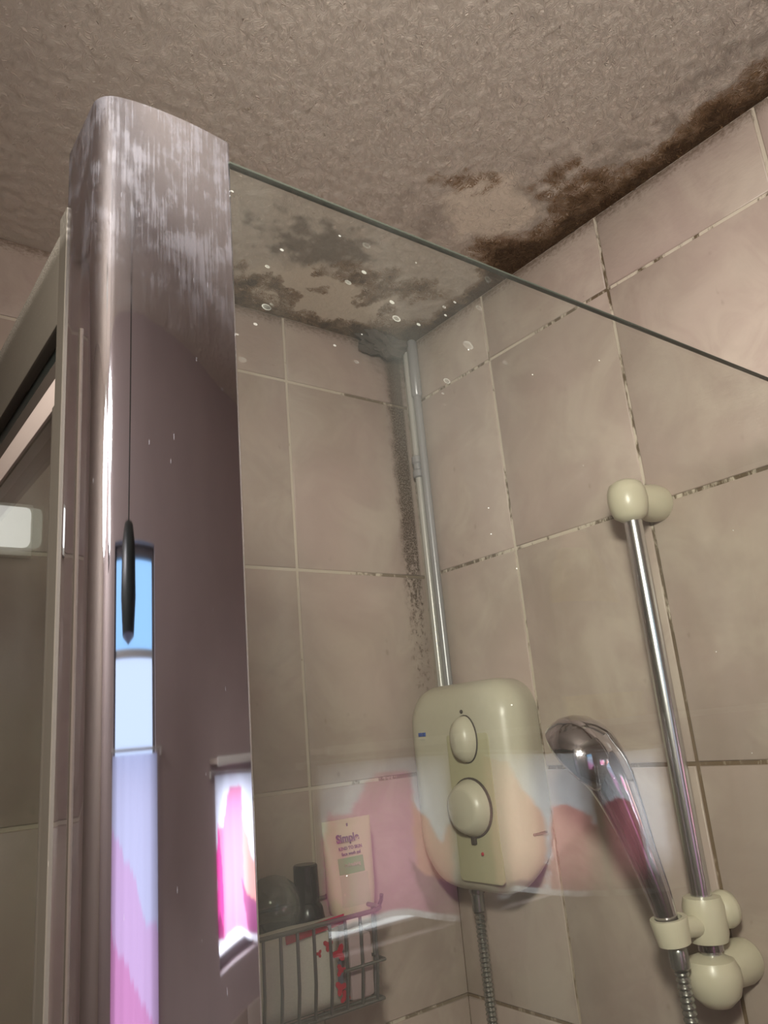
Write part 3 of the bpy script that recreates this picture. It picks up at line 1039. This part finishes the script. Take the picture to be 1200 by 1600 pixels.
# flat crimped end up, cap down
rings = []
vs, fs = [], []
nseg = 28
for h, w, d in ((0.016, 0.027, 0.0155), (0.022, 0.0295, 0.0165), (0.040, 0.0325, 0.0155), (0.080, 0.0345, 0.010), (0.106, 0.0355, 0.0040), (0.112, 0.0358, 0.0014), (0.1215, 0.0358, 0.0012)):
    for j in range(nseg):
        a = 2 * math.pi * j / nseg
        ca, sa = math.cos(a), math.sin(a)
        vs.append((w * math.copysign(abs(ca) ** 0.7, ca), d * math.copysign(abs(sa) ** 0.9, sa), h))
for i in range(6):
    for j in range(nseg):
        q = (j + 1) % nseg
        fs.append((i * nseg + j, i * nseg + q, (i + 1) * nseg + q, (i + 1) * nseg + j))
fs += [tuple(range(nseg)), tuple(6 * nseg + j for j in range(nseg))]
mesh('tube_body', vs, fs, M['tube'], tb, 50)
lathe('cap', [(0.0225, 0), (0.024, 0.001), (0.025, 0.014), (0.024, 0.0165)], (-0.238, -0.080, 1.4922), (0, 0, 1), M['white'], tb, 28, 1.0, 0.62)['label'] = 'white flip cap'


def tube_front(h):
    return lerp_table(h, [(0.022, 0.0165), (0.040, 0.0155), (0.080, 0.010), (0.106, 0.0040), (0.112, 0.0014)])


def label_strip(name, x0, x1, h0, h1, mat, lift=0.0004):
    vs, fs = [], []
    n, m = 6, 4
    for j in range(m + 1):
        h = h0 + (h1 - h0) * j / m
        w = lerp_table(h, [(0.022, 0.0295), (0.040, 0.0325), (0.080, 0.0345), (0.112, 0.0358)])
        for i in range(n + 1):
            xx = x0 + (x1 - x0) * i / n
            ca = min(1, abs(xx) / w) ** (1 / 0.7)
            sa = math.sqrt(max(0, 1 - ca * ca)) ** 0.9
            vs.append((xx, -tube_front(h) * sa - lift, h))
    for j in range(m):
        for i in range(n):
            a = j * (n + 1) + i
            fs.append((a, a + 1, a + n + 2, a + n + 1))
    return mesh(name, vs, fs, mat, tb)


label_strip('green_panel', -0.022, 0.014, 0.061, 0.079, M['label_green'])
label_strip('lower_panel', -0.022, 0.018, 0.026, 0.060, M['label_pale'], 0.0003)


def text(name, body, size, loc, parent, mat, bold=0.0):
    cu = bpy.data.curves.new(name, 'FONT')
    cu.body = body
    cu.size = size
    cu.align_x = 'CENTER'
    cu.align_y = 'CENTER'
    cu.offset = bold
    cu.extrude = 0.0002
    o = bpy.data.objects.new(name, cu)
    COL.objects.link(o)
    bpy.context.view_layer.update()
    me = bpy.data.meshes.new_from_object(o.evaluated_get(bpy.context.evaluated_depsgraph_get()))
    bpy.data.objects.remove(o)
    q = bpy.data.objects.new(name, me)
    me.materials.clear()
    me.materials.append(mat)
    COL.objects.link(q)
    q.parent = parent
    q.location = Vector(loc)
    q.rotation_euler = (math.radians(90 - 12), 0, 0)
    return q


text('brand_lettering', 'Simple', 0.0125, (-0.006, -0.0094, 0.1005), tb, M['ink'], 0.0004)
text('small_lettering', 'KIND TO SKIN', 0.0052, (-0.004, -0.0112, 0.0895), tb, M['ink'], 0.0001)
text('small_lettering', 'face wash gel', 0.0052, (-0.004, -0.0122, 0.0835), tb, M['ink'], 0.0001)
text('small_lettering', 'refreshing', 0.0056, (-0.004, -0.0142, 0.0715), tb, M['label_pale'], 0.0001)
box('hang_mark', (-0.2395, -0.0819, 1.6050), (-0.2375, -0.0813, 1.6085), M['ink'], tb)

bb = thing('black_bottle', 'small bottle with a tall black cap standing behind the pouch', 'bottle', (-0.276, -0.040, FL))
lathe('bottle_body', [(0.0185, 0), (0.0205, 0.002), (0.0205, 0.078), (0.0185, 0.090), (0.0150, 0.096)], (-0.276, -0.040, FL), (0, 0, 1), M['black'], bb, 22)
lathe('cap', [(0.0145, 0.096), (0.0152, 0.098), (0.0148, 0.137), (0.0135, 0.1385), (0.0005, 0.1385)], (-0.276, -0.040, FL), (0, 0, 1), M['black'], bb, 22)
gb = thing('clear_bottle', 'clear grey round-topped bottle at the left in the wire basket', 'bottle', (-0.325, -0.045, FL))
lathe('bottle_body', [(0.024, 0), (0.026, 0.003), (0.026, 0.072), (0.022, 0.080)], (-0.325, -0.045, FL), (0, 0, 1), M['black'], gb, 24)
lathe('dome_cap', [(0.0265, 0.078), (0.0310, 0.086), (0.0325, 0.098), (0.0305, 0.112), (0.0255, 0.123), (0.016, 0.131), (0.006, 0.134), (0.0005, 0.1345)], (-0.325, -0.045, FL), (0, 0, 1), M['smoke'], gb, 28)['label'] = 'clear grey domed cap'

# ------------------------------------------------------------------ window side of the room (seen in the glass and chrome)
PINK = (0.80, 0.20, 0.40)
PETALS = [
    ((0.74, 0.28, 0.44), [(-0.134, 1.595), (-0.095, 1.596), (-0.075, 1.614), (-0.058, 1.638), (-0.024, 1.652), (0.031, 1.645), (0.033, 1.552), (0.039, 1.494), (0.071, 1.431), (0.078, 1.383), (-0.147, 1.431)]),
    ((0.80, 0.10, 0.36), [(-0.145, 1.56), (-0.128, 1.60), (-0.112, 1.56), (-0.105, 1.50), (-0.108, 1.43), (-0.15, 1.42)]),
    ((0.40, 0.06, 0.18), [(-0.15, 1.47), (-0.128, 1.485), (-0.112, 1.46), (-0.12, 1.42), (-0.15, 1.41)]),
    ((0.82, 0.36, 0.30), [(0.027, 1.611), (0.044, 1.582), (0.065, 1.565), (0.075, 1.536), (0.085, 1.531), (0.105, 1.552), (0.12, 1.55), (0.104, 1.444), (0.037, 1.475), (0.028, 1.533)]),
    ((0.34, 0.10, 0.20), [(0.015, 1.512), (0.045, 1.488), (0.077, 1.473), (0.111, 1.467), (0.125, 1.397), (0.057, 1.420), (0.029, 1.467)]),
    ((0.84, 0.42, 0.34), [(0.195, 1.66), (0.222, 1.648), (0.264, 1.64), (0.284, 1.596), (0.311, 1.574), (0.333, 1.546), (0.338, 1.52), (0.325, 1.425), (0.19, 1.437)]),
    ((0.82, 0.33, 0.33), [(0.365, 1.548), (0.396, 1.552), (0.439, 1.539), (0.473, 1.52), (0.452, 1.381), (0.332, 1.413), (0.346, 1.508)]),
    ((0.30, 0.08, 0.18), [(0.18, 1.447), (0.283, 1.438), (0.343, 1.46), (0.31, 1.407), (0.224, 1.37), (0.188, 1.37)]),
    ((0.55, 0.17, 0.19), [(0.336, 1.461), (0.377, 1.471), (0.42, 1.498), (0.50, 1.514), (0.50, 1.455), (0.50, 1.33), (0.322, 1.36)]),
    ((0.50, 0.14, 0.18), [(0.505, 1.532), (0.561, 1.545), (0.601, 1.534), (0.618, 1.482), (0.625, 1.433), (0.615, 1.30), (0.479, 1.33)]),
]
HEM = [(-0.16, 1.442), (-0.092, 1.436), (-0.044, 1.440), (0.005, 1.435), (0.056, 1.418), (0.108, 1.405), (0.193, 1.418), (0.248, 1.425), (0.311, 1.409), (0.393, 1.390), (0.5, 1.372), (0.638, 1.352), (0.78, 1.345)]


def inside(x, z, poly):
    c = False
    j = len(poly) - 1
    for i in range(len(poly)):
        xi, zi = poly[i]
        xj, zj = poly[j]
        if (zi > z) != (zj > z) and x < (xj - xi) * (z - zi) / (zj - zi) + xi:
            c = not c
        j = i
    return c


def curtain(name, x0, x1, top, hem, paint, label, y=FRONT + 0.012):
    nx = max(8, int((x1 - x0) / 0.004))
    nz = 64
    vs, cols, fs = [], [], []
    for i in range(nx + 1):
        x = x0 + (x1 - x0) * i / nx
        t, h = top(x), hem(x)
        for j in range(nz + 1):
            z = t + (h - t) * j / nz
            vs.append((x, y + 0.004 * math.sin(x * 95) * (0.3 + 0.7 * j / nz), z))
            cols.append((*paint(x, z, j / nz), 1))
    for i in range(nx):
        for j in range(nz):
            a = i * (nz + 1) + j
            fs.append((a, a + 1, a + nz + 2, a + nz + 1))
    me = bpy.data.meshes.new(name)
    me.from_pydata(vs, [], fs)
    ca = me.color_attributes.new('Col', 'FLOAT_COLOR', 'POINT')
    ca.data.foreach_set('color', [c for col in cols for c in col])
    o = link(name, me, M['curtain'], angle=80)
    return tag(o, label, 'curtain')


def paint_main(x, z, t):
    if t > 0.965:
        return (0.90, 0.88, 0.88)
    wx, wz = x + 0.004 * fr(x, z, 40, 3, 1), z + 0.004 * fr(x, z, 40, 3, 5)
    c = (0.80, 0.83, 0.90)
    for col, poly in PETALS:
        if inside(wx, wz, poly):
            c = col
    return c


def paint_left(x, z, t):
    if t > 0.97:
        return (0.9, 0.88, 0.9)
    w = z + 0.35 * (x + 0.7) + 0.02 * fr(x, z, 12, 3, 2)
    if w < 1.46:
        return (0.80, 0.36, 0.60)
    if w < 1.57:
        return (0.80, 0.56, 0.80)
    return (0.72, 0.74, 0.92)


top_main = lambda x: 1.671 - 0.045 * sm(x, -0.1, 0.75)
hem_main = lambda x: lerp_table(x, HEM)
curtain('cafe_curtain', -0.146, 0.116, top_main, hem_main, paint_main, 'narrow pink petal curtain panel at the left of the reflected window pair')
curtain('cafe_curtain', 0.200, 0.482, top_main, hem_main, paint_main, 'middle pink petal curtain panel of the reflected window')
curtain('cafe_curtain', 0.512, 0.738, top_main, hem_main, paint_main, 'right-hand curtain panel with dark petals and a pale blue side')
curtain('cafe_curtain', -0.868, -0.492, lambda x: 1.712, lambda x: 1.12, paint_left, 'lilac and pink curtain under the blue pane, reflected in the chrome')
# small wall pegs that carry the curtain wires
rod = thing('curtain_wire', 'thin curtain wire across the wall over the petal curtains', 'curtain wire', (0.3, FRONT + 0.012, 1.66))
tube('wire', [(-0.17 + 0.1018 * i, FRONT + 0.012, top_main(-0.17 + 0.1018 * i) + 0.006) for i in range(10)], 0.0022, M['white'], rod, 8)
box('wire_peg', (-0.178, FRONT, 1.668), (-0.170, FRONT + 0.016, 1.678), M['white'], rod, 0.001)
box('wire_peg', (0.743, FRONT, 1.626), (0.751, FRONT + 0.016, 1.637), M['white'], rod, 0.001)
rod2 = thing('curtain_wire', 'short curtain wire over the lilac curtain of the blue window', 'curtain wire', (-0.68, FRONT + 0.012, 1.67))
tube('wire', [(-0.885, FRONT + 0.012, 1.718), (-0.475, FRONT + 0.012, 1.718)], 0.0022, M['white'], rod2, 8)
box('wire_peg', (-0.893, FRONT, 1.709), (-0.885, FRONT + 0.016, 1.719), M['white'], rod2, 0.001)
box('wire_peg', (-0.475, FRONT, 1.709), (-0.467, FRONT + 0.016, 1.719), M['white'], rod2, 0.001)

ledge = thing('wall_shelf', 'narrow painted shelf on the wall above the petal curtains', 'shelf', (0.4, FRONT, 1.69))
box('board', (-0.175, FRONT, 1.688), (1.30, FRONT + 0.085, 1.697), M['plaster'], ledge, 0.002)
box('lip', (-0.175, FRONT + 0.085, 1.686), (1.30, FRONT + 0.092, 1.699), M['white'], ledge, 0.001)

yb = thing('yellow_bottle', 'large yellow and grey bottle with pink cap on the wall shelf', 'bottle', (0.535, FRONT + 0.044, 1.697))
B0 = (0.535, FRONT + 0.044, 1.697)
lathe('lower_body', [(0.108, 0), (0.116, 0.004), (0.118, 0.050)], B0, (0, 0, 1), M['yellow'], yb, 28, 1, 0.34, (-0.06, 0))
lathe('label_band', [(0.118, 0.050), (0.114, 0.12), (0.108, 0.19), (0.104, 0.235)], B0, (0, 0, 1), M['greycream'], yb, 28, 1, 0.34, (-0.06, 0))
lathe('shoulder', [(0.104, 0.235), (0.096, 0.28), (0.074, 0.325), (0.054, 0.352)], B0, (0, 0, 1), M['yellow'], yb, 28, 1, 0.34, (-0.06, 0))
lathe('cap', [(0.040, 0.352), (0.042, 0.354), (0.040, 0.385), (0.034, 0.390)], B0, (0, 0, 1), M['pink'], yb, 24, 1, 0.6, (-0.06, 0))

LX, LY = -1.25, -1.15
cl = thing('ceiling_light', 'round opal globe light hanging from the ceiling behind the viewer', 'lamp', (LX, LY, CEIL))
LZ = 2.06
lathe('ceiling_rose', [(0.045, 0), (0.050, 0.002), (0.048, 0.018), (0.012, 0.026), (0.0005, 0.027)], (LX, LY, CEIL - 0.001), (0, 0, -1), M['white'], cl, 28)
tube('stem', [(LX, LY, CEIL - 0.02), (LX, LY, LZ + 0.100)], 0.006, M['white'], cl, 10)
lathe('globe_holder', [(0.010, 0.030), (0.045, 0.026), (0.048, 0.0), (0.045, -0.002)], (LX, LY, LZ + 0.090), (0, 0, 1), M['white'], cl, 28)
lathe('diffuser', [(0.1 * math.sin(math.pi * i / 20) + 0.0004, -0.1 * math.cos(math.pi * i / 20)) for i in range(20)], (LX, LY, LZ), (0, 0, 1), M['lamp'], cl, 32)

SPX = Vector((-0.98, -1.10, 2.04))  # added fixture: one head brightens the right wall, the other the ceiling
sp = thing('added_spotlight', 'unseen twin-headed spotlight added to brighten the shower wall and ceiling', 'spotlight', (SPX.x, SPX.y, CEIL))
lathe('ceiling_rose', [(0.040, 0), (0.042, 0.002), (0.040, 0.014), (0.0005, 0.016)], (SPX.x, SPX.y, CEIL - 0.001), (0, 0, -1), M['white'], sp, 24)
tube('stem', [(SPX.x, SPX.y, CEIL - 0.01), (SPX.x, SPX.y, SPX.z + 0.02), (SPX.x, SPX.y, SPX.z - 0.13)], 0.006, M['white'], sp, 10)
for pos, target, power, size in ((SPX + Vector((0.02, 0.05, 0.0)), Vector((0.0, -0.58, 1.30)), SPOT_POWER, 118),
                                 (SPX + Vector((0.02, -0.05, -0.09)), Vector((-0.08, -0.52, CEIL)), UPLIGHT_POWER, 96)):
    aim = (target - pos).normalized()
    head = lathe('added_spot_head', [(0.0005, -0.070), (0.022, -0.066), (0.034, -0.045), (0.046, 0.0), (0.047, 0.010), (0.044, 0.010), (0.042, 0.0)], pos, aim, M['white'], sp, 28)
    tube('bracket', [(SPX.x, SPX.y, pos.z), tuple(pos - aim * 0.05)], 0.005, M['white'], sp, 8)
    lathe('added_bulb_face', [(0.0425, 0.000), (0.030, 0.004), (0.0005, 0.006)], pos, aim, M['added_bulb'], head, 24)
    ld = bpy.data.lights.new('added_spot_beam', 'SPOT')
    ld.energy = power
    ld.color = (1.0, 0.95, 0.87)
    ld.spot_size = math.radians(size)
    ld.spot_blend = 1.0
    ld.shadow_soft_size = 0.045
    lo = bpy.data.objects.new('added_spot_beam', ld)
    COL.objects.link(lo)
    lo.parent = sp
    lo.location = pos + aim * 0.062 - Vector(sp.location)
    lo.rotation_euler = aim.to_track_quat('-Z', 'Y').to_euler()

sg = thing('added_wall_glow', 'added glowing box on the back wall, made up for its reflection in the door', 'lamp', (-0.81, -0.02, 1.95))  # added glow, made up to give the door glass a bright reflected patch
box('backplate', (-0.842, -0.012, 1.938), (-0.786, -0.0006, 2.000), M['white'], sg, 0.002)
box('diffuser', (-0.837, -0.030, 1.946), (-0.791, -0.012, 1.992), M['strip'], sg, 0.006)

pcord = thing('pull_cord', 'dark light pull cord with a fat toggle hanging before the blue window', 'pull cord', (-0.705, -1.20, CEIL))
lathe('switch_rose', [(0.032, 0), (0.034, 0.002), (0.030, 0.022), (0.010, 0.028), (0.003, 0.030)], (-0.705, -1.20, CEIL - 0.001), (0, 0, -1), M['white'], pcord, 24)
tube('cord', [(-0.705, -1.20, CEIL - 0.03), (-0.712, -1.20, 2.10), (-0.720, -1.20, 1.945)], 0.0036, M['dark'], pcord, 8)
lathe('toggle', [(0.004, 0), (0.026, 0.004), (0.038, 0.025), (0.042, 0.080), (0.032, 0.120), (0.003, 0.128)], (-0.720, -1.20, 1.948), (0, 0, -1), M['dark'], pcord, 20)
